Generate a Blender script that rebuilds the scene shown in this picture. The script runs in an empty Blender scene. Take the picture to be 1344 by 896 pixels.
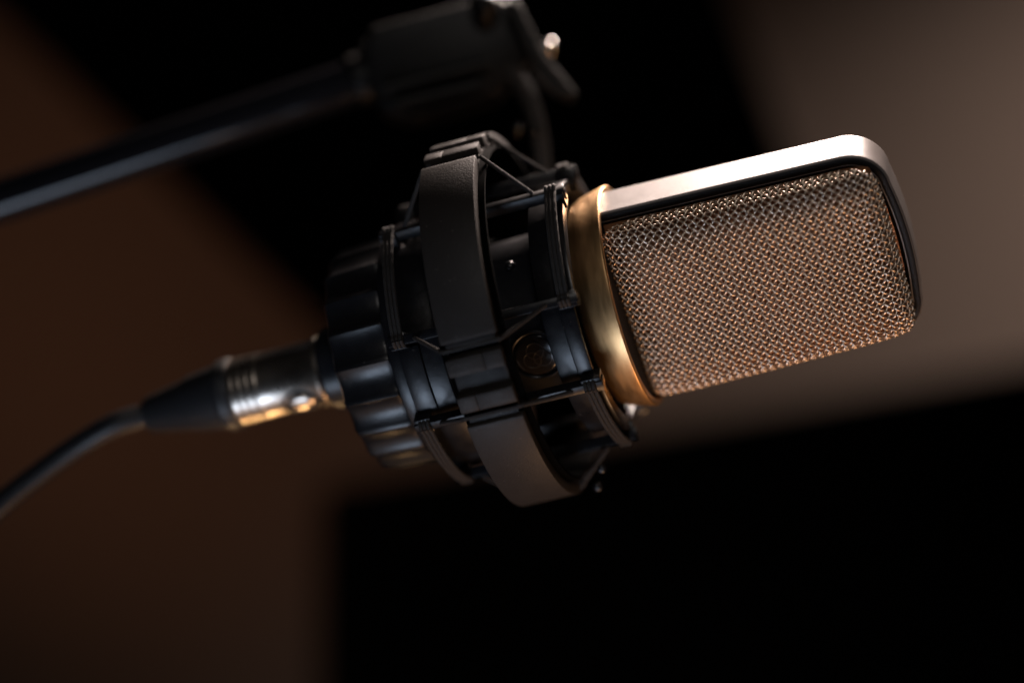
import bpy, bmesh, math, random
import numpy as np
from mathutils import Vector, Matrix

random.seed(7)
R_ = math.radians
MM = 0.001
scene = bpy.context.scene
COL = scene.collection

# ------------------------------------------------------------------ frame
# Measurements in millimetres: u to the right, v up, w towards the camera; camera CAM_D in front of u = v = w = 0.
CAM_D = 700.0
PXMM = 5.0


def W(u, v, w):
    return Vector((u, -w, v)) * MM


def P(px, py, w):
    """A measured point of the photograph at its own depth w (mm), in world metres."""
    k = (CAM_D - w) / CAM_D / PXMM
    return W((px - 672) * k, (448 - py) * k, w)


TH, PH, PSI = R_(13.8), R_(13.0), R_(25.0)
a = Vector((math.cos(TH) * math.cos(PH), math.sin(TH) * math.cos(PH), math.sin(PH)))
p = Vector((-math.sin(TH), math.cos(TH), 0))
q = a.cross(p)
n = q * math.cos(PSI) - p * math.sin(PSI)
zu = p * math.cos(PSI) + q * math.sin(PSI)


def toW(v):
    return Vector((v.x, -v.z, v.y))


AX, UP, FR = toW(a), toW(zu), toW(n)
ORG = P(831, 387, 0)
BASIS = Matrix(((AX.x, UP.x, FR.x), (AX.y, UP.y, FR.y), (AX.z, UP.z, FR.z)))


OFFP = 0.0


def L(x, r, al):
    """Point on a cylinder round the microphone's axis; angle al from the camera side, upwards."""
    b = R_(al) + PSI
    return Vector((x, r * math.sin(b) + OFFP * math.cos(PSI), r * math.cos(b) + OFFP * math.sin(PSI)))


def Lw(x, r, al):
    return ORG + BASIS @ (L(x, r, al) * MM)


# ------------------------------------------------------------------ materials
def mat(name, base, rough=0.5, metal=0.0, spec=0.5, noise=None, bump=0.0, bscale=1500.0, coat=0.0,
        rvar=0.0, aniso=0.0, var=0.0, vscale=300.0, stretch=None, dust=0.0):
    m = bpy.data.materials.new(name)
    m.use_nodes = True
    nt = m.node_tree
    b = nt.nodes['Principled BSDF']
    b.inputs['Base Color'].default_value = (*base, 1)
    b.inputs['Roughness'].default_value = rough
    b.inputs['Metallic'].default_value = metal
    b.inputs['Specular IOR Level'].default_value = spec
    b.inputs['Coat Weight'].default_value = coat
    tc = nt.nodes.new('ShaderNodeTexCoord')
    co = tc.outputs['Object']
    if stretch:
        mp = nt.nodes.new('ShaderNodeMapping')
        mp.inputs['Scale'].default_value = stretch
        nt.links.new(co, mp.inputs['Vector'])
        co = mp.outputs['Vector']

    def nz(scale, detail=3):
        t = nt.nodes.new('ShaderNodeTexNoise')
        t.inputs['Scale'].default_value = scale
        t.inputs['Detail'].default_value = detail
        nt.links.new(co, t.inputs['Vector'])
        return t.outputs['Fac']
    if bump:
        bn = nt.nodes.new('ShaderNodeBump')
        bn.inputs['Strength'].default_value = bump
        bn.inputs['Distance'].default_value = 0.0002
        nt.links.new(nz(bscale), bn.inputs['Height'])
        nt.links.new(bn.outputs['Normal'], b.inputs['Normal'])
    if rvar:
        mr = nt.nodes.new('ShaderNodeMapRange')
        mr.inputs['To Min'].default_value = max(0.02, rough - rvar)
        mr.inputs['To Max'].default_value = min(1, rough + rvar)
        nt.links.new(nz(vscale, 5), mr.inputs['Value'])
        nt.links.new(mr.outputs['Result'], b.inputs['Roughness'])
    if var:
        cr = nt.nodes.new('ShaderNodeMix')
        cr.data_type = 'RGBA'
        cr.inputs[6].default_value = (*[c * (1 - var) for c in base], 1)
        cr.inputs[7].default_value = (*[min(1, c * (1 + var)) for c in base], 1)
        nt.links.new(nz(vscale, 4), cr.inputs['Factor'])
        nt.links.new(cr.outputs[2], b.inputs['Base Color'])
    if dust:
        # sparse lint and dust lying on the surface
        d = nz(1500, 1)
        rp = nt.nodes.new('ShaderNodeValToRGB')
        rp.color_ramp.elements[0].position = 0.74
        rp.color_ramp.elements[0].color = (0, 0, 0, 1)
        rp.color_ramp.elements[1].position = 0.80
        rp.color_ramp.elements[1].color = (dust, dust, dust, 1)
        nt.links.new(d, rp.inputs['Fac'])
        mx = nt.nodes.new('ShaderNodeMix')
        mx.data_type = 'RGBA'
        mx.inputs[6].default_value = (*base, 1)
        mx.inputs[7].default_value = (0.24, 0.21, 0.19, 1)
        nt.links.new(rp.outputs['Color'], mx.inputs['Factor'])
        nt.links.new(mx.outputs[2], b.inputs['Base Color'])
    return m


M = {
    'silver': mat('satin_silver_paint', (0.205, 0.18, 0.17), 0.44, 0.12, spec=0.4, bump=0.16, bscale=2300, rvar=0.08, var=0.05),
    'gasket': mat('black_rubber_gasket', (0.010, 0.010, 0.012), 0.6, spec=0.3, bump=0.1),
    'wire': mat('nickel_wire', (0.80, 0.645, 0.515), 0.38, 0.92, var=0.12, rvar=0.08, vscale=500),
    'screen': mat('bronze_inner_screen', (0.42, 0.19, 0.09), 0.5, 0.3, bump=0.9, bscale=1400, var=0.8, vscale=50),  # strong blotches put the coppery glow inside the head into the colour
    'gold': mat('brushed_gold', (0.80, 0.485, 0.225), 0.39, 1.0, bump=0.10, bscale=2200, rvar=0.12, vscale=140, var=0.08, stretch=(6, 1, 1)),
    'body': mat('dark_blue_grey_lacquer', (0.008, 0.0085, 0.011), 0.32, 0.0, rvar=0.08, bump=0.06, dust=0.3),
    'plastic': mat('black_grained_plastic', (0.025, 0.0215, 0.0198), 0.52, 0.0, spec=0.25, bump=0.5, bscale=1900, rvar=0.12, dust=0.5),
    'smooth': mat('black_moulded_plastic', (0.006, 0.006, 0.0075), 0.32, 0.0, spec=0.45, bump=0.12, bscale=900, rvar=0.12, dust=0.4),
    'nut': mat('black_satin_nut', (0.007, 0.007, 0.0085), 0.32, 0.0, bump=0.12, bscale=1200, rvar=0.1, dust=0.4),
    'cord': mat('black_elastic_cord', (0.019, 0.016, 0.015), 0.8, 0.0, bump=1.0, bscale=3200),
    'chrome': mat('nickel_shell', (0.68, 0.60, 0.52), 0.29, 1.0, rvar=0.08, vscale=120),
    'boot': mat('black_rubber_boot', (0.016, 0.016, 0.018), 0.5, bump=0.2, bscale=700),
    'cable': mat('black_cable_jacket', (0.012, 0.012, 0.014), 0.42, bump=0.2, bscale=900),
    'tube': mat('black_painted_tube', (0.010, 0.010, 0.012), 0.11, bump=0.02),
    'clamp': mat('black_cast_clamp', (0.003, 0.0028, 0.0028), 0.45, spec=0.3, bump=0.2, bscale=500),
    'screw': mat('steel_screw', (0.6, 0.56, 0.52), 0.25, 1.0, rvar=0.05),
    'badge': mat('black_gloss_badge', (0.020, 0.018, 0.018), 0.16, 0.0),
    'line': mat('grey_badge_line', (0.055, 0.05, 0.05), 0.4, 0.3),
    'wall': mat('beige_plaster', (0.42, 0.355, 0.31), 0.9, bump=0.2, bscale=60, var=0.06, vscale=4),
    'black': mat('matt_black_casing', (0.002, 0.002, 0.002), 0.6, spec=0.05),
    'felt': mat('black_felt', (0.002, 0.0019, 0.0018), 0.95, spec=0.02, bump=0.3, bscale=300),
}


# ------------------------------------------------------------------ builders
def finish(name, bm, m, parent=None, bevel=0.0, seg=2, ang=38):
    bmesh.ops.recalc_face_normals(bm, faces=bm.faces)
    if bevel:
        es = [e for e in bm.edges if len(e.link_faces) == 2 and e.calc_face_angle(0) > R_(ang)]
        bmesh.ops.bevel(bm, geom=es, offset=bevel * MM, segments=seg, profile=0.5, affect='EDGES', clamp_overlap=True)
    me = bpy.data.meshes.new(name)
    bm.to_mesh(me)
    bm.free()
    me.polygons.foreach_set('use_smooth', [True] * len(me.polygons))
    me.set_sharp_from_angle(angle=R_(ang))
    me.materials.append(M[m])
    o = bpy.data.objects.new(name, me)
    COL.objects.link(o)
    if parent:
        o.parent = parent
    return o


def root(name, label, cat, x0=None, loc=None):
    o = bpy.data.objects.new(name, None)
    COL.objects.link(o)
    o.empty_display_size = 0.01
    if x0 is not None:
        o.matrix_world = Matrix.Translation(ORG + AX * x0 * MM) @ BASIS.to_4x4()
    else:
        o.location = loc
    o['label'] = label
    o['category'] = cat
    return o


class Loc:
    """Maps mic-frame millimetres to the local metres of a thing whose origin is at x0 on the axis."""
    x0 = 0.0


def lv(v):
    return Vector((v[0] - Loc.x0, v[1], v[2])) * MM


def lathe(bm, prof, seg=128, closed=False, rfun=None):
    rings = []
    for x, r in prof:
        ring = []
        for k in range(seg):
            al = 360.0 * k / seg
            rr = rfun(x, r, al) if rfun else r
            ring.append(bm.verts.new(lv(L(x, rr, al))))
        rings.append(ring)
    pairs = list(zip(rings, rings[1:]))
    if closed:
        pairs.append((rings[-1], rings[0]))
    for A, B in pairs:
        for k in range(seg):
            j = (k + 1) % seg
            bm.faces.new((A[k], A[j], B[j], B[k]))
    return rings


def sector(bm, x0, x1, r0, r1, a0, a1, step=2.0):
    """A curved block round the axis."""
    nseg = max(1, int(round(abs(a1 - a0) / step)))
    rows = []
    for k in range(nseg + 1):
        al = a0 + (a1 - a0) * k / nseg
        rows.append([bm.verts.new(lv(L(x, r, al))) for x, r in ((x0, r0), (x1, r0), (x1, r1), (x0, r1))])
    for A, B in zip(rows, rows[1:]):
        for k in range(4):
            j = (k + 1) % 4
            bm.faces.new((A[k], A[j], B[j], B[k]))
    bm.faces.new(rows[0])
    bm.faces.new(rows[-1][::-1])


def fullring(bm, x0, x1, r0, r1, seg=144):
    lathe(bm, [(x0, r0), (x1, r0), (x1, r1), (x0, r1)], seg, True)


def tube(bm, pts, rad, sides=10, cap=True, twist=0.0):
    """Round tube through points (metres, Vectors); rad one number or one per point (metres)."""
    pts = [Vector(v) for v in pts]
    N = len(pts)
    if not hasattr(rad, '__len__'):
        rad = [rad] * N
    T = [(pts[min(i + 1, N - 1)] - pts[max(i - 1, 0)]).normalized() for i in range(N)]
    nrm = T[0].orthogonal().normalized()
    rings = []
    for i in range(N):
        nrm = (nrm - T[i] * nrm.dot(T[i])).normalized()
        bi = T[i].cross(nrm)
        rings.append([bm.verts.new(pts[i] + (nrm * math.cos(2 * math.pi * k / sides) + bi * math.sin(2 * math.pi * k / sides)) * rad[i])
                      for k in range(sides)])
    for A, B in zip(rings, rings[1:]):
        for k in range(sides):
            j = (k + 1) % sides
            bm.faces.new((A[k], A[j], B[j], B[k]))
    if cap:
        bm.faces.new(rings[0][::-1])
        bm.faces.new(rings[-1])


def smooth_path(pts, sub=8):
    """Catmull-Rom through the points."""
    pts = [Vector(v) for v in pts]
    P4 = [pts[0] * 2 - pts[1]] + pts + [pts[-1] * 2 - pts[-2]]
    out = []
    for i in range(1, len(P4) - 2):
        A, B, C_, D_ = P4[i - 1:i + 3]
        for k in range(sub):
            t = k / sub
            out.append(0.5 * ((2 * B) + (C_ - A) * t + (2 * A - 5 * B + 4 * C_ - D_) * t * t + (3 * B - A - 3 * C_ + D_) * t ** 3))
    out.append(pts[-1])
    return out


def prism(bm, front, depth):
    """Closed polygon (world metres) given real thickness; depth is a world vector."""
    A = [bm.verts.new(v) for v in front]
    B = [bm.verts.new(Vector(v) + depth) for v in front]
    bm.faces.new(A)
    bm.faces.new(B[::-1])
    for k in range(len(A)):
        j = (k + 1) % len(A)
        bm.faces.new((A[k], A[j], B[j], B[k]))


# ================================================================== MICROPHONE
Loc.x0 = -88.0
mic = root('studio_microphone', 'silver condenser microphone with rectangular woven wire grille and gold collar, held in the black cage',
           'microphone', x0=Loc.x0)

HX, HY0, HZ, TAPER = 73.0, 27.6, 7.0, 0.020


def outline(inset, x_start=-1.0, rc=10.5, arc=10):
    """Outline of the head in x (along) and y (up), open at the collar, slightly tapering and bowed at the end."""
    hy = lambda x: HY0 - TAPER * x - inset
    xe = HX - inset
    r = max(rc - inset, 2.0)
    pts = []
    for k in range(13):
        x = x_start + (xe - r - x_start) * k / 12
        pts.append((x, hy(x)))
    for k in range(1, arc + 1):
        t = math.pi / 2 * (1 - k / arc)
        pts.append((xe - r + r * math.cos(t), hy(xe - r) - r + r * math.sin(t)))
    ym = hy(xe - r) - r
    for k in range(1, 13):
        f = 1 - 2 * k / 13
        pts.append((xe + 1.3 * (1 - f * f), ym * f))
    low = [(x, -y) for x, y in pts[:13 + arc]][::-1]
    return pts + low


def sweep_outline(bm, prof, base_inset=0.0):
    """Sweep (inset, z) profile along the head outline."""
    cols = [[(x, y, z) for x, y in outline(base_inset + ins)] for ins, z in prof]
    N = len(cols[0])
    V = [[bm.verts.new(lv(c[i])) for c in cols] for i in range(N)]
    K = len(prof)
    for i in range(N - 1):
        for k in range(K):
            j = (k + 1) % K
            bm.faces.new((V[i][k], V[i][j], V[i + 1][j], V[i + 1][k]))
    bm.faces.new(V[0])
    bm.faces.new(V[-1][::-1])


bm = bmesh.new()
prof = [(2.6, -HZ), (0.6, -HZ), (0.2, -HZ + 0.2), (0.03, -HZ + 0.6), (0, -HZ + 1.0), (0, -HZ + 1.3), (0, -3.0), (0, 3.0), (0, HZ - 1.3), (0, HZ - 1.0), (0.03, HZ - 0.6),
        (0.2, HZ - 0.2), (0.6, HZ), (2.6, HZ)]
sweep_outline(bm, prof)
head = finish('head_frame', bm, 'silver', mic, ang=50)

bm = bmesh.new()
sweep_outline(bm, [(0.45, HZ - 0.5), (0.45, HZ + 0.25), (0.75, HZ + 0.5), (1.7, HZ + 0.5), (2.1, HZ + 0.2), (3.6, HZ - 1.8), (3.6, HZ - 2.6), (2.4, HZ - 2.6)])
sweep_outline(bm, [(0.45, -HZ + 0.5), (0.45, -HZ - 0.25), (0.75, -HZ - 0.5), (1.7, -HZ - 0.5), (2.1, -HZ - 0.2), (3.6, -HZ + 1.8), (3.6, -HZ + 2.6), (2.4, -HZ + 2.6)])
finish('rim_gasket', bm, 'gasket', mic, ang=50)

# --- woven grille: wires at 45 degrees to the axis, over and under each other, over a boxy dome
GX0, GX1 = -1.6, HX - 2.7
GC, GH = (GX0 + GX1) / 2, (GX1 - GX0) / 2
GY = HY0 - 2.5
NX, MX = 6.0, 3.0
DOME, ZB = 12.6, HZ - 1.0


def arc_table(half, height):
    t = np.linspace(0, 1, 4001)
    h = height * (1 - t ** NX) ** (1 / MX)
    s = np.concatenate([[0], np.cumsum(np.hypot(np.diff(t) * half, np.diff(h)))])
    return t, s


TX, SX = arc_table(GH, DOME)
TY, SY = arc_table(GY, DOME)


def surf(U, V):
    """Flat sheet coordinates (mm of wire cloth) to the dome: x, y, z and the superellipse radius."""
    u = np.interp(np.abs(U), SX, TX, right=1.2) * np.sign(U)
    v = np.interp(np.abs(V), SY, TY, right=1.2) * np.sign(V)
    r = (np.abs(u) ** 14 + np.abs(v) ** 14) ** (1 / 14)
    z = DOME * np.clip(1 - np.abs(u) ** NX, 0, 1) ** (1 / MX) * np.clip(1 - np.abs(v) ** NX, 0, 1) ** (1 / MX)
    x = GC + u * GH
    y = v * (GY - TAPER * x)
    return np.stack([x, y, ZB + z], -1), r


def build_grille(name, mirror):
    pitch, rad, sub, sides = 1.55, 0.328, 6, 6
    ext = SX[-1] + SY[-1]
    nw = int(ext / pitch / math.sqrt(2)) + 2
    verts, faces = [], []
    base = 0
    rng = np.random.default_rng(3)
    for fam in (0, 1):
        for i in range(-nw, nw + 1):
            c = i * pitch + rng.normal(0, 0.03)
            s = np.arange(-nw * sub, nw * sub + 1) * (pitch / sub)
            sgn = 1 if fam == 0 else -1
            wob = 0.07 * np.sin(s * 0.23 + i * 1.7 + fam) + 0.05 * np.sin(s * 0.9 + i * 2.9 + fam)
            cc = c + wob
            if fam == 0:
                U, V = (s + cc) / math.sqrt(2), (-s + cc) / math.sqrt(2)
            else:
                U, V = (cc + s) / math.sqrt(2), (cc - s) / math.sqrt(2)
                U, V = (s + cc) / math.sqrt(2), (s - cc) / math.sqrt(2)
            pos, r = surf(U, V)
            eps = 0.05
            pu, _ = surf(U + eps, V)
            pv, _ = surf(U, V + eps)
            nn = np.cross(pu - pos, pv - pos)
            ln = np.linalg.norm(nn, axis=1, keepdims=True)
            ok = (r < 0.997) & (ln[:, 0] > 1e-9)
            if ok.sum() < 6:
                continue
            nn = nn / np.maximum(ln, 1e-12)
            # crossing parity: both families meet on integer lattice (i, k); s index k = s / pitch
            par = np.cos(np.pi * s / pitch + np.pi * i) * sgn
            kx = np.rint(s / pitch).astype(int)
            amp = 0.95 + 0.13 * np.sin(kx * 12.9898 + i * 78.233 + fam * 3.1) * np.sin(kx * 4.7 + i * 9.3)
            ctr = pos + nn * (par * rad * amp)[:, None]
            idx = np.nonzero(ok)[0]
            ctr, nn = ctr[idx[0]:idx[-1] + 1], nn[idx[0]:idx[-1] + 1]
            tg = np.gradient(ctr, axis=0)
            tg /= np.maximum(np.linalg.norm(tg, axis=1, keepdims=True), 1e-9)
            side = np.cross(tg, nn)
            side /= np.maximum(np.linalg.norm(side, axis=1, keepdims=True), 1e-9)
            up = np.cross(side, tg)
            K = len(ctr)
            ang = np.arange(sides) * 2 * np.pi / sides
            ring = ctr[:, None, :] + rad * (np.cos(ang)[None, :, None] * side[:, None, :] + np.sin(ang)[None, :, None] * up[:, None, :])
            verts.append(ring.reshape(-1, 3))
            kk = np.arange(K - 1)[:, None] * sides + base
            j = np.arange(sides)[None, :]
            j2 = (j + 1) % sides
            f = np.stack([kk + j, kk + j2, kk + sides + j2, kk + sides + j], -1).reshape(-1, 4)
            faces.append(f)
            base += K * sides
    v = np.concatenate(verts)
    f = np.concatenate(faces)
    v[:, 0] -= Loc.x0
    v *= MM
    if mirror:
        v[:, 2] *= -0.5
        f = f[:, ::-1]
    me = bpy.data.meshes.new(name)
    me.from_pydata(v.tolist(), [], f.tolist())
    me.polygons.foreach_set('use_smooth', [True] * len(me.polygons))
    me.materials.append(M['wire'])
    o = bpy.data.objects.new(name, me)
    COL.objects.link(o)
    o.parent = mic
    return o


grille = build_grille('front_grille', False)
build_grille('rear_grille', True)

# fine bronze screen lining the grille, front and rear
bm = bmesh.new()
NU, NV = 60, 48
for sg in (1, -1):
    grid = []
    for i in range(NU + 1):
        row = []
        for j in range(NV + 1):
            # square grid on the superellipse
            tu, tv = -1 + 2 * i / NU, -1 + 2 * j / NV
            U = math.copysign(abs(tu), tu) * SX[-1] * 0.999
            V = math.copysign(abs(tv), tv) * SY[-1] * 0.999
            pos, _ = surf(np.array([U]), np.array([V]))
            x, y, z = pos[0]
            x = GC + (x - GC) * 0.972
            y *= 0.955
            row.append(bm.verts.new(lv((x, y, (z - 1.3) * (1 if sg > 0 else -0.5)))))
        grid.append(row)
    for i in range(NU):
        for j in range(NV):
            bm.faces.new((grid[i][j], grid[i + 1][j], grid[i + 1][j + 1], grid[i][j + 1]))
finish('inner_screen', bm, 'screen', mic, ang=80)

# gold collar with its dark deck under the grille
bm = bmesh.new()
lathe(bm, [(-10.2, 24.6), (-10.0, 25.8), (-9.3, 26.8), (-7.7, 27.6), (-7.0, 28.0), (-3.8, 28.85), (-0.75, 29.6), (-0.3, 29.55), (-0.05, 29.3), (0, 28.9), (0, 28.0), (-0.9, 27.6), (-2.5, 24.6)], 160, True)
collar = finish('collar_ring', bm, 'gold', mic, ang=28)
bm = bmesh.new()
rg = lathe(bm, [(-0.9, 27.55), (-0.7, 26.5), (-0.7, 20)], 96)
bm.faces.new(rg[-1])
finish('collar_deck', bm, 'gasket', mic)

# body tube with its socket end
bm = bmesh.new()
rg = lathe(bm, [(-9.9, 25.2), (-11.5, 24.6), (-14, 23.4), (-18, 22.6), (-24, 22.2), (-60, 21.6), (-76, 20.6), (-77.5, 19.6), (-78, 12.2), (-78.3, 11.4), (-84.8, 11.2), (-85.6, 10.6), (-85.6, 8.4)], 128)
bm.faces.new(rg[0][::-1])
bm.faces.new(rg[-1])
body = finish('body_tube', bm, 'body', mic, ang=35)

# badge: raised rim, gloss disc, three overlapping circles
BX, BA = -24.6, -25.0


def on_body(dx, dy, h):
    r = 22.25 + h
    return lv(L(BX + dx, r, BA + math.degrees(dy / 22.25)))


def badge_ring(bm, cx, cy, rr, th, h, steps=48, sides=8):
    pts = [on_body(cx + rr * math.cos(2 * math.pi * k / steps), cy + rr * math.sin(2 * math.pi * k / steps), h) for k in range(steps + 1)]
    tube(bm, pts, th * MM, sides, cap=False)


bm = bmesh.new()
badge_ring(bm, 0, 0, 6.7, 0.55, 0.25, 64, 10)
rim = finish('badge_rim', bm, 'body', mic)
bm = bmesh.new()
cen = bm.verts.new(on_body(0, 0, 0.36))
prev = None
rows = []
for rr, h in ((1.8, 0.36), (3.6, 0.35), (5.0, 0.33), (5.6, 0.25), (5.9, -0.3)):
    rows.append([bm.verts.new(on_body(rr * math.cos(2 * math.pi * k / 48), rr * math.sin(2 * math.pi * k / 48), h)) for k in range(48)])
for k in range(48):
    bm.faces.new((cen, rows[0][k], rows[0][(k + 1) % 48]))
for A, B in zip(rows, rows[1:]):
    for k in range(48):
        bm.faces.new((A[k], B[k], B[(k + 1) % 48], A[(k + 1) % 48]))
badge = finish('badge', bm, 'badge', mic, ang=60)
bm = bmesh.new()
for k in range(3):
    t = R_(90 + 120 * k)
    badge_ring(bm, 1.55 * math.cos(t), 1.55 * math.sin(t), 2.25, 0.13, 0.36, 40, 6)
finish('badge_emblem', bm, 'line', badge)

# ================================================================== SHOCK MOUNT
Loc.x0 = -60.0
sm = root('shock_mount', 'black plastic spider shock mount with wide outer ring and elastic cords around the microphone body', 'shock mount', x0=Loc.x0)
ZONES = [-14.5 + 90 * k for k in range(4)]
XO0, XO1 = -41.0, -26.2
RO = 49.0

OFFP = 2.6
TURN = -2.0
bm = bmesh.new()
fullring(bm, XO0 + 0.5, XO1 - 0.5, 45.2, 46.2)
for z in [z + TURN for z in ZONES]:
    sector(bm, XO0, XO1, 45.6, RO, z + 13.2, z + 90 - 13.2, 1.5)
    # stepped ledges at the ends of each band
    sector(bm, XO0 + 0.8, XO1 - 0.8, 45.9, 47.6, z + 10.8, z + 13.6, 1.5)
    sector(bm, XO0 + 0.8, XO1 - 0.8, 45.9, 47.6, z - 13.6, z - 10.8, 1.5)
oring = finish('outer_ring', bm, 'plastic', sm, bevel=0.35)
# black strip added inside the ring so the shaded gap behind the clips stays black
bm = bmesh.new()
fullring(bm, XO0 - 0.6, XO1 + 1.6, 44.3, 45.3)
finish('ring_dark_strip', bm, 'felt', oring, bevel=0.2)
for i, z in enumerate([z + TURN for z in ZONES]):
    for s, split in ((1, 0.66), (-1, 0.33)):
        bm = bmesh.new()
        xs = XO0 + 0.1 + (XO1 - XO0 - 0.2) * split
        a0, a1 = z + s * 3.3, z + s * 8.4
        sector(bm, XO0 + 0.1, xs - 0.04, 46.2, RO + 0.1, min(a0, a1), max(a0, a1))
        sector(bm, xs + 0.04, XO1 - 0.1, 46.2, RO + 0.1, min(a0, a1), max(a0, a1))
        finish('clip_pad', bm, 'plastic', oring, bevel=0.2)

OFFP = 0.0
for nm, x0, x1, xm in (('front_ring', -18.3, -9.7, -13.3), ('rear_ring', -56.2, -45.8, -51.0)):
    bm = bmesh.new()
    fullring(bm, x0, x1, 30.4, 32.6)
    for z in ZONES:
        if nm == 'front_ring':
            sector(bm, xm, x1 + 0.4, 31.5, 33.6, z - 15.5, z + 15.5)
        else:
            sector(bm, x0 - 0.4, xm, 31.5, 33.4, z - 15.5, z + 15.5)
        if nm == 'front_ring':
            sector(bm, x1 - 0.2, x1 + 1.5, 30.6, 34.4, z + 19, z + 71)
        sector(bm, x0 + 0.6, x1 - 0.6, 25.4, 31.0, z - 3, z + 3)      # ribs that hold the body
    finish(nm, bm, 'smooth', sm, bevel=0.3)

BARS = []
for z in ZONES:
    for s in (1, -1):
        al = z + s * 18.7
        BARS.append(al)
        bm = bmesh.new()
        hw = 1.9
        sector(bm, -57.8, -7.2, 34.0, 37.2, al - hw, al + hw)
        for xa, xb in ((-57.6, -53.2), (-12.8, -7.6)):
            sector(bm, xa, xb, 31.8, 36.6, al - 3.4, al + 3.4)
        for xa, xb in ((-57.0, -54.0), (-12.2, -9.0)):
            sector(bm, xa, xb, 32.0, 35.4, al - hw * 0.8, al + hw * 0.8)
        sector(bm, -8.2, -7.1, 33.6, 36.4, al - hw * 0.9, al + hw * 0.9)
        sector(bm, -57.9, -56.8, 33.6, 36.4, al - hw * 0.9, al + hw * 0.9)
        finish('support_bar', bm, 'smooth', sm, bevel=0.3)

# elastic cords: over the outer ring's clips, down to a bar, round to the next clip
cr = 0.58
for z in ZONES:
    for end, xb, xo in (('f', -15.5, XO1 + 0.2), ('r', -50.5, XO0 - 0.2)):
        bm = bmesh.new()
        for s in (1, -1):
            OFFP = 2.6
            pts = [lv(L((XO0 + XO1) / 2, 47.3, z + TURN + s * 11.0)), lv(L(xo + (0.1 if end == 'f' else -0.1), 47.5, z + TURN + s * 11.0))]
            OFFP = 0.0
            pts += [pts[1].lerp(lv(L(xb, 37.3, z + s * 18.4)), 0.5), lv(L(xb, 37.3, z + s * 18.4))]
            tube(bm, smooth_path(pts[:2], 2), cr * MM, 8)
            tube(bm, smooth_path(pts[1:], 6), cr * MM, 8)
        finish('elastic_cord', bm, 'cord', sm)
    for end, xb in (('f', -10.7), ('r', -55.0)):
        bm = bmesh.new()
        for j in range(3):
            x = xb + (j - 1) * 1.05
            pts = []
            for k in range(33):
                f = k / 32
                al = z + 18.7 + (90 - 37.4) * f
                r = 37.2 - 0.9 * math.sin(math.pi * f) + 0.12 * math.sin(k * 2.1 + j)
                pts.append(lv(L(x, r, al)))
            tube(bm, pts, 0.56 * MM, 8)
            # loops where the cord is wound round the bar
            for al in (z + 18.7, z + 90 - 18.7):
                loop = []
                for k in range(13):
                    t = 2 * math.pi * k / 12
                    loop.append(lv(L(x, 36.2 + 1.75 * math.cos(t), al + math.degrees(1.5 * math.sin(t) / 36))))
                tube(bm, loop, 0.5 * MM, 8, cap=False)
        finish('elastic_cord', bm, 'cord', sm)

# ribbed locking nut behind the cage
NF = 20


def flute(x, r, al):
    if r < 27:
        return r
    t = (al + 2.0) * NF / 360.0
    f = t - math.floor(t)
    return r - 1.75 * (math.sin(math.pi * f) ** 0.75)


bm = bmesh.new()
lathe(bm, [(-60.0, 24.0), (-60.0, 29.6), (-60.5, 30.7), (-61.5, 31.0), (-73.5, 30.4), (-75.2, 29.7), (-76.0, 28.2), (-76.0, 24), (-77.2, 22.6), (-77.2, 20.9), (-60.2, 21.5)], NF * 14, True, flute)
finish('locking_nut', bm, 'nut', sm, ang=32)
bm = bmesh.new()
fullring(bm, -60.1, -56.3, 25.0, 31.2)
finish('base_flange', bm, 'smooth', sm, bevel=0.4)


def to_sm(v):
    """World point to shock-mount local."""
    return BASIS.transposed() @ (Vector(v) - (ORG + AX * Loc.x0 * MM))


# bent bracket from the back of the outer ring up to the boom clamp
path = smooth_path([P(655, 20, -70), P(668, 60, -69), P(676, 100, -67), P(694, 132, -64), P(705, 165, -61), P(711, 205, -58), P(712, 250, -56), P(700, 310, -55), P(680, 352, -52)], 6)
bm = bmesh.new()
rows = []
for i, c in enumerate(path):
    t = (path[min(i + 1, len(path) - 1)] - path[max(i - 1, 0)]).normalized()
    side = t.cross(Vector((0, 1, 0))).normalized()
    dep = Vector((0, 1, 0))
    ht, hd = 0.0022, 0.0075
    rows.append([bm.verts.new(to_sm(c + side * sx * ht + dep * sy * hd)) for sx, sy in ((1, 1), (1, -1), (-1, -1), (-1, 1))])
for A, B in zip(rows, rows[1:]):
    for k in range(4):
        j = (k + 1) % 4
        bm.faces.new((A[k], A[j], B[j], B[k]))
bm.faces.new(rows[0])
bm.faces.new(rows[-1][::-1])
brk = finish('bracket', bm, 'plastic', sm, bevel=0.5)
bm = bmesh.new()
for c in (P(680, 352, -46),):
    tube(bm, [to_sm(c + toW(a) * -0.012), to_sm(c + toW(a) * 0.006)], 0.006, 20)
sector(bm, -46, -13, 50.2, 56, 158, 205, 4)  # unseen block added to keep the key light off the ring's lower inside
sector(bm, -40, -27, 47.0, 51, 150, 190, 4)
finish('lug_and_light_block', bm, 'clamp', brk, bevel=0.6)


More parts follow.
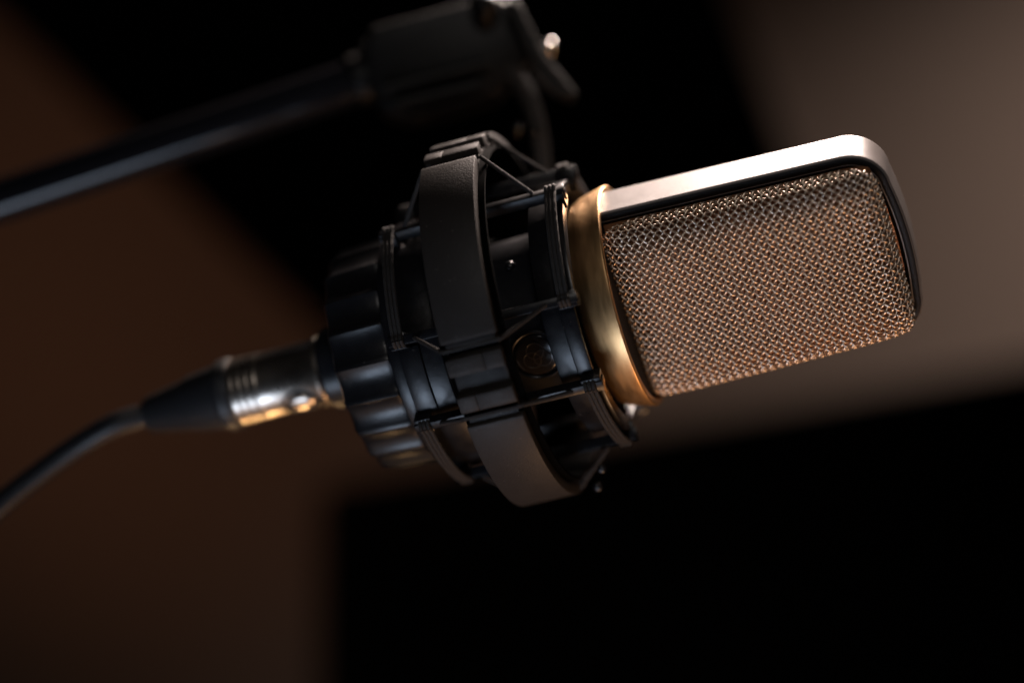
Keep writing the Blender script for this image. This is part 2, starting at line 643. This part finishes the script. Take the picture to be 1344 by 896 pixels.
def screw(pos, axis, r, name='screw', parent=None, conv=to_sm, m='screw'):
    axis = Vector(axis).normalized()
    bm = bmesh.new()
    prof = [(-1.6, 0.55), (-0.2, 0.55), (-0.2, 1.0), (0.15, 0.98), (0.5, 0.8), (0.75, 0.45), (0.8, 0.0)]
    o1 = axis.orthogonal().normalized()
    o2 = axis.cross(o1)
    rings = []
    for h, rr in prof[:-1]:
        rings.append([bm.verts.new(conv(Vector(pos) + axis * h * r + (o1 * math.cos(k * math.pi / 10) + o2 * math.sin(k * math.pi / 10)) * rr * r)) for k in range(20)])
    top = bm.verts.new(conv(Vector(pos) + axis * prof[-1][0] * r))
    for A, B in zip(rings, rings[1:]):
        for k in range(20):
            bm.faces.new((A[k], A[(k + 1) % 20], B[(k + 1) % 20], B[k]))
    for k in range(20):
        bm.faces.new((rings[-1][k], rings[-1][(k + 1) % 20], top))
    bm.faces.new(rings[0][::-1])
    return finish(name, bm, m, parent, ang=50)


RAD = lambda al: BASIS @ L(0, 1, al)
screw(P(703, 172, -53), (0.3, -0.6, 0.8), 0.0019, parent=sm, m='tube')
screw(P(680, 168, -50), (0.1, -0.6, 0.8), 0.0015, parent=sm, m='tube')
screw(Lw(-26.5, 22.6, 41), RAD(41), 0.0014, parent=sm, m='body')
screw(Lw(-20.5, 47, -84), RAD(-20), 0.0013, parent=sm, m='tube')
screw(Lw(-17.5, 43, -78), RAD(-10), 0.0013, parent=sm, m='tube')

# ================================================================== CABLE WITH CONNECTOR
Loc.x0 = -86.2
cb = root('microphone_cable', 'black audio cable with nickel plug pushed into the base of the microphone', 'cable', x0=Loc.x0)
bm = bmesh.new()
pr = [(-86.2, 7.9), (-86.2, 9.4), (-86.8, 9.8), (-88.2, 9.65), (-89.0, 9.2)]
pr += [(-103.2, 9.1)]
for k in range(4):
    x = -104.0 - 2.2 * k
    pr += [(x, 9.15), (x - 0.3, 9.3), (x - 1.3, 9.3), (x - 1.6, 9.15)]
pr += [(-113.0, 9.1), (-113.4, 8.4), (-113.4, 5.0)]
rg = lathe(bm, pr, 96)
bm.faces.new(rg[0][::-1])
bm.faces.new(rg[-1])
shell = finish('plug_shell', bm, 'chrome', cb, ang=30)
# release button set into the shell
bm = bmesh.new()
BT = -46.0
ring0 = []
rows = []
for sc_, h in ((1.0, -0.5), (1.0, 0.5), (0.85, 0.95), (0.5, 1.15), (0.05, 1.2)):
    rows.append([bm.verts.new(lv(L(-93.6 + 3.9 * sc_ * math.cos(t), 9.15 + h, BT + math.degrees(3.0 * sc_ * math.sin(t) / 9.2))))
                 for t in [2 * math.pi * k / 28 for k in range(28)]])
for A, B in zip(rows, rows[1:]):
    for k in range(28):
        bm.faces.new((A[k], A[(k + 1) % 28], B[(k + 1) % 28], B[k]))
bm.faces.new(rows[-1])
finish('release_button', bm, 'chrome', shell, ang=50)
bm = bmesh.new()
pts = [lv(L(-93.8 + 4.7 * math.cos(t), 9.2, BT + math.degrees(3.8 * math.sin(t) / 9.2))) for t in [2 * math.pi * k / 32 for k in range(33)]]
tube(bm, pts, 0.45 * MM, 8, cap=False)
finish('button_seal', bm, 'boot', shell)
# rubber strain relief
bm = bmesh.new()
rg = lathe(bm, [(-112.2, 6), (-112.2, 9.4), (-112.8, 9.8), (-115.8, 9.8), (-116.4, 9.2), (-117.2, 8.9), (-126, 7.6), (-127, 7.0), (-138.5, 4.9), (-139.3, 4.4), (-139.3, 3.0)], 72)
bm.faces.new(rg[0][::-1])
bm.faces.new(rg[-1])
finish('strain_relief', bm, 'boot', cb, ang=35)


def to_cb(v):
    return BASIS.transposed() @ (Vector(v) - (ORG + AX * Loc.x0 * MM))


e0, e1 = Lw(-132, 0, 0), Lw(-139, 0, 0)
cp = smooth_path([e0, e1, P(150, 557, -30), P(100, 586, -31), P(50, 622, -31), P(0, 662, -30), P(-60, 725, -28), P(-130, 820, -25), P(-190, 940, -20)], 10)
bm = bmesh.new()
tube(bm, [to_cb(v) for v in cp], 0.0032, 20)
finish('cable_jacket', bm, 'cable', cb)

# ================================================================== BOOM ARM
bs = root('boom_arm', 'black tubular boom arm with cast clamp, out of focus above and behind the shock mount', 'boom arm', loc=P(478, 104, -74))
BO = bs.location.copy()
to_bs = lambda v: Vector(v) - BO
bm = bmesh.new()
tube(bm, [to_bs(P(-420, 404, -74)), to_bs(P(490, 100, -74))], 0.0064, 40)
finish('boom_tube', bm, 'tube', bs)
bm = bmesh.new()
tube(bm, [to_bs(P(462, 109, -74)), to_bs(P(466, 107.5, -74)), to_bs(P(486, 101, -74)), to_bs(P(490, 99.5, -74))], [0.0066, 0.0075, 0.0075, 0.0066], 32)
finish('tube_collar', bm, 'clamp', bs, bevel=0.4)
# cast clamp body
bm = bmesh.new()
w0 = -60
out = [P(484, 36, w0), P(560, 16, w0), P(632, -3, w0), P(660, -4, w0), P(680, 8, w0), P(694, 34, w0), P(700, 62, w0), P(694, 84, w0), P(672, 104, w0),
       P(655, 128, w0), P(612, 142, w0), P(540, 160, w0), P(500, 148, w0), P(486, 120, w0), P(478, 70, w0)]
prism(bm, [to_bs(v) for v in out], Vector((0, 0.023, 0)))
finish('clamp_body', bm, 'clamp', bs, bevel=2.0, seg=3, ang=20)
# two ribs on the face of the casting
bm = bmesh.new()
for (xa, ya, xb, yb) in ((505, 118, 640, 84), (520, 138, 630, 112)):
    pts = [to_bs(P(xa, ya, w0 + 1)), to_bs(P(xb, yb, w0 + 1))]
    tube(bm, pts, 0.0022, 12)
finish('casting_rib', bm, 'clamp', bs)
# swivel cheek and lever
bm = bmesh.new()
out = [P(668, -6, -53), P(682, 4, -53), P(698, 36, -53), P(716, 72, -53), P(738, 98, -53), P(757, 122, -53), P(752, 134, -53), P(728, 124, -53), P(704, 96, -53), P(690, 70, -53), P(676, 36, -53), P(662, 10, -53)]
prism(bm, [to_bs(v) for v in out], Vector((0, 0.008, 0)))
finish('swivel_lever', bm, 'clamp', bs, bevel=1.0, seg=3, ang=15)
screw(P(722, 59, -66), (-0.1, -0.6, 0.75), 0.0016, 'clamp_screw', bs, to_bs)
screw(P(636, 6, -55), (0.0, -0.7, 0.75), 0.0042, 'clamp_screw', bs, to_bs, 'clamp')
screw(P(481, 63, -71), (-0.5, -0.5, 0.7), 0.0022, 'clamp_screw', bs, to_bs, 'clamp')

# ================================================================== BACKGROUND
def box(bm, c, sx, sy, sz):
    r = bmesh.ops.create_cube(bm, size=1.0)
    for v in r['verts']:
        v.co = Vector((v.co.x * sx, v.co.y * sy, v.co.z * sz)) + Vector(c)


bm = bmesh.new()
box(bm, W(0, 0, -1330), 5.0, 0.06, 3.0)
wall = finish('wall', bm, 'wall')
wall['kind'] = 'structure'

# dark monitor low in front of the wall
mon = root('black_monitor', 'large black monitor casing, blurred, low behind the microphone', 'monitor', loc=P(900, 1300, -640))
MO = mon.location.copy()
bm = bmesh.new()
out = [P(418, 642, -600), P(1500, 450, -680), P(1500, 1300, -680), P(412, 1300, -600)]
prism(bm, [v - MO for v in out], Vector((0, 0.05, 0)))
finish('casing', bm, 'black', mon, bevel=6, seg=3)
bm = bmesh.new()
out = [P(470, 674, -598.5), P(1490, 492, -678.5), P(1490, 1250, -678.5), P(466, 1250, -598.5)]
prism(bm, [v - MO for v in out], Vector((0, 0.003, 0)))
finish('screen', bm, 'black', mon)

# dark slanting acoustic panel behind the boom
pan = root('acoustic_panel', 'matt black slanting panel, blurred, in front of the wall behind the boom arm', 'panel', loc=P(560, 200, -640))
PO = pan.location.copy()
bm = bmesh.new()
out = [P(-120, -90, -600), P(930, -90, -640), P(1012, 130, -640), P(1085, 330, -640), P(560, 575, -620)]
prism(bm, [v - PO for v in out], Vector((0, 0.06, 0)))
finish('felt_cover', bm, 'felt', pan, bevel=8, seg=3)

# ================================================================== CAMERA
cam = bpy.data.cameras.new('camera')
co = bpy.data.objects.new('camera', cam)
COL.objects.link(co)
co.location = (0, -CAM_D * MM, 0)
co.rotation_euler = (math.pi / 2, 0, 0)
cam.sensor_width = 36
cam.lens = 36 * CAM_D / (1344 / PXMM)
cam.clip_start, cam.clip_end = 0.02, 20
cam.dof.use_dof = True
cam.dof.focus_distance = (CAM_D - 24) * MM
cam.dof.aperture_fstop = 2.8
cam.dof.aperture_blades = 0
scene.camera = co

# ================================================================== LIGHT
w = bpy.data.worlds.new('World')
scene.world = w
w.use_nodes = True
w.node_tree.nodes['Background'].inputs['Color'].default_value = (0.5, 0.42, 0.4, 1)
w.node_tree.nodes['Background'].inputs['Strength'].default_value = 0.004


def lamp(name, kind, pos, target, power, color, size=0.1, size_y=None, spot=None, blend=0.5, spread=None):
    l = bpy.data.lights.new(name, kind)
    l.energy = power
    l.color = color
    if kind == 'AREA':
        l.shape = 'RECTANGLE' if size_y else 'DISK'
        l.size = size
        if size_y:
            l.size_y = size_y
        if spread:
            l.spread = R_(spread)
    else:
        l.shadow_soft_size = size
    if kind == 'SPOT':
        l.spot_size = R_(spot)
        l.spot_blend = blend
    o = bpy.data.objects.new(name, l)
    COL.objects.link(o)
    o.location = pos
    d = (Vector(target) - Vector(pos)).normalized()
    o.rotation_euler = d.to_track_quat('-Z', 'Y').to_euler()
    return o


def around(x, dist, al, side=0.0):
    """World position at distance dist (mm) from the axis point x at angle al."""
    return Lw(x, dist, al) + toW(a) * side * MM


lamp('key_lamp', 'AREA', around(80, 420, 135, 0), Lw(10, 10, 90), 3.3, (1.0, 0.81, 0.72), 0.16, spread=110)
lamp('cool_lamp', 'AREA', around(-90, 640, -47, -90), Lw(-70, 0, 0), 0.15, (0.62, 0.77, 1.0), 0.32, 0.24, spread=50)
lamp('warm_lamp', 'AREA', around(30, 420, -88, 40), Lw(10, 0, 0), 0.15, (1.0, 0.53, 0.25), 0.16, spread=80)
lamp('amber_lamp', 'AREA', around(-110, 420, -116, -100), Lw(-112, 0, 0), 0.003, (1.0, 0.58, 0.25), 0.07, spread=12)
lamp('room_fill', 'AREA', around(40, 1000, -66, -380), Lw(30, 0, 0), 0.62, (1.0, 0.66, 0.49), 0.9, 0.6)  # added soft fill standing for the room, brightens the grille wires
for k in (0, 1):
    lamp('window_lamp', 'AREA', around(40, 1100, 26 + 9 * k, 280), Lw(20, 0, 0), 0.016, (1.0, 0.93, 0.88), 0.16, 0.11, spread=24)
# on the wall
lamp('wall_lamp', 'SPOT', W(820, 380, -780), W(500, 10, -1300), 7.4, (1.0, 0.76, 0.65), 0.05, spot=62, blend=1.0)
lamp('wall_lamp', 'SPOT', W(-480, -60, -700), W(-235, 60, -1300), 0.66, (1.0, 0.40, 0.19), 0.05, spot=70, blend=1.0)

scene.view_settings.view_transform = 'Standard'
scene.view_settings.look = 'None'
scene.view_settings.exposure = 0
scene.view_settings.gamma = 1
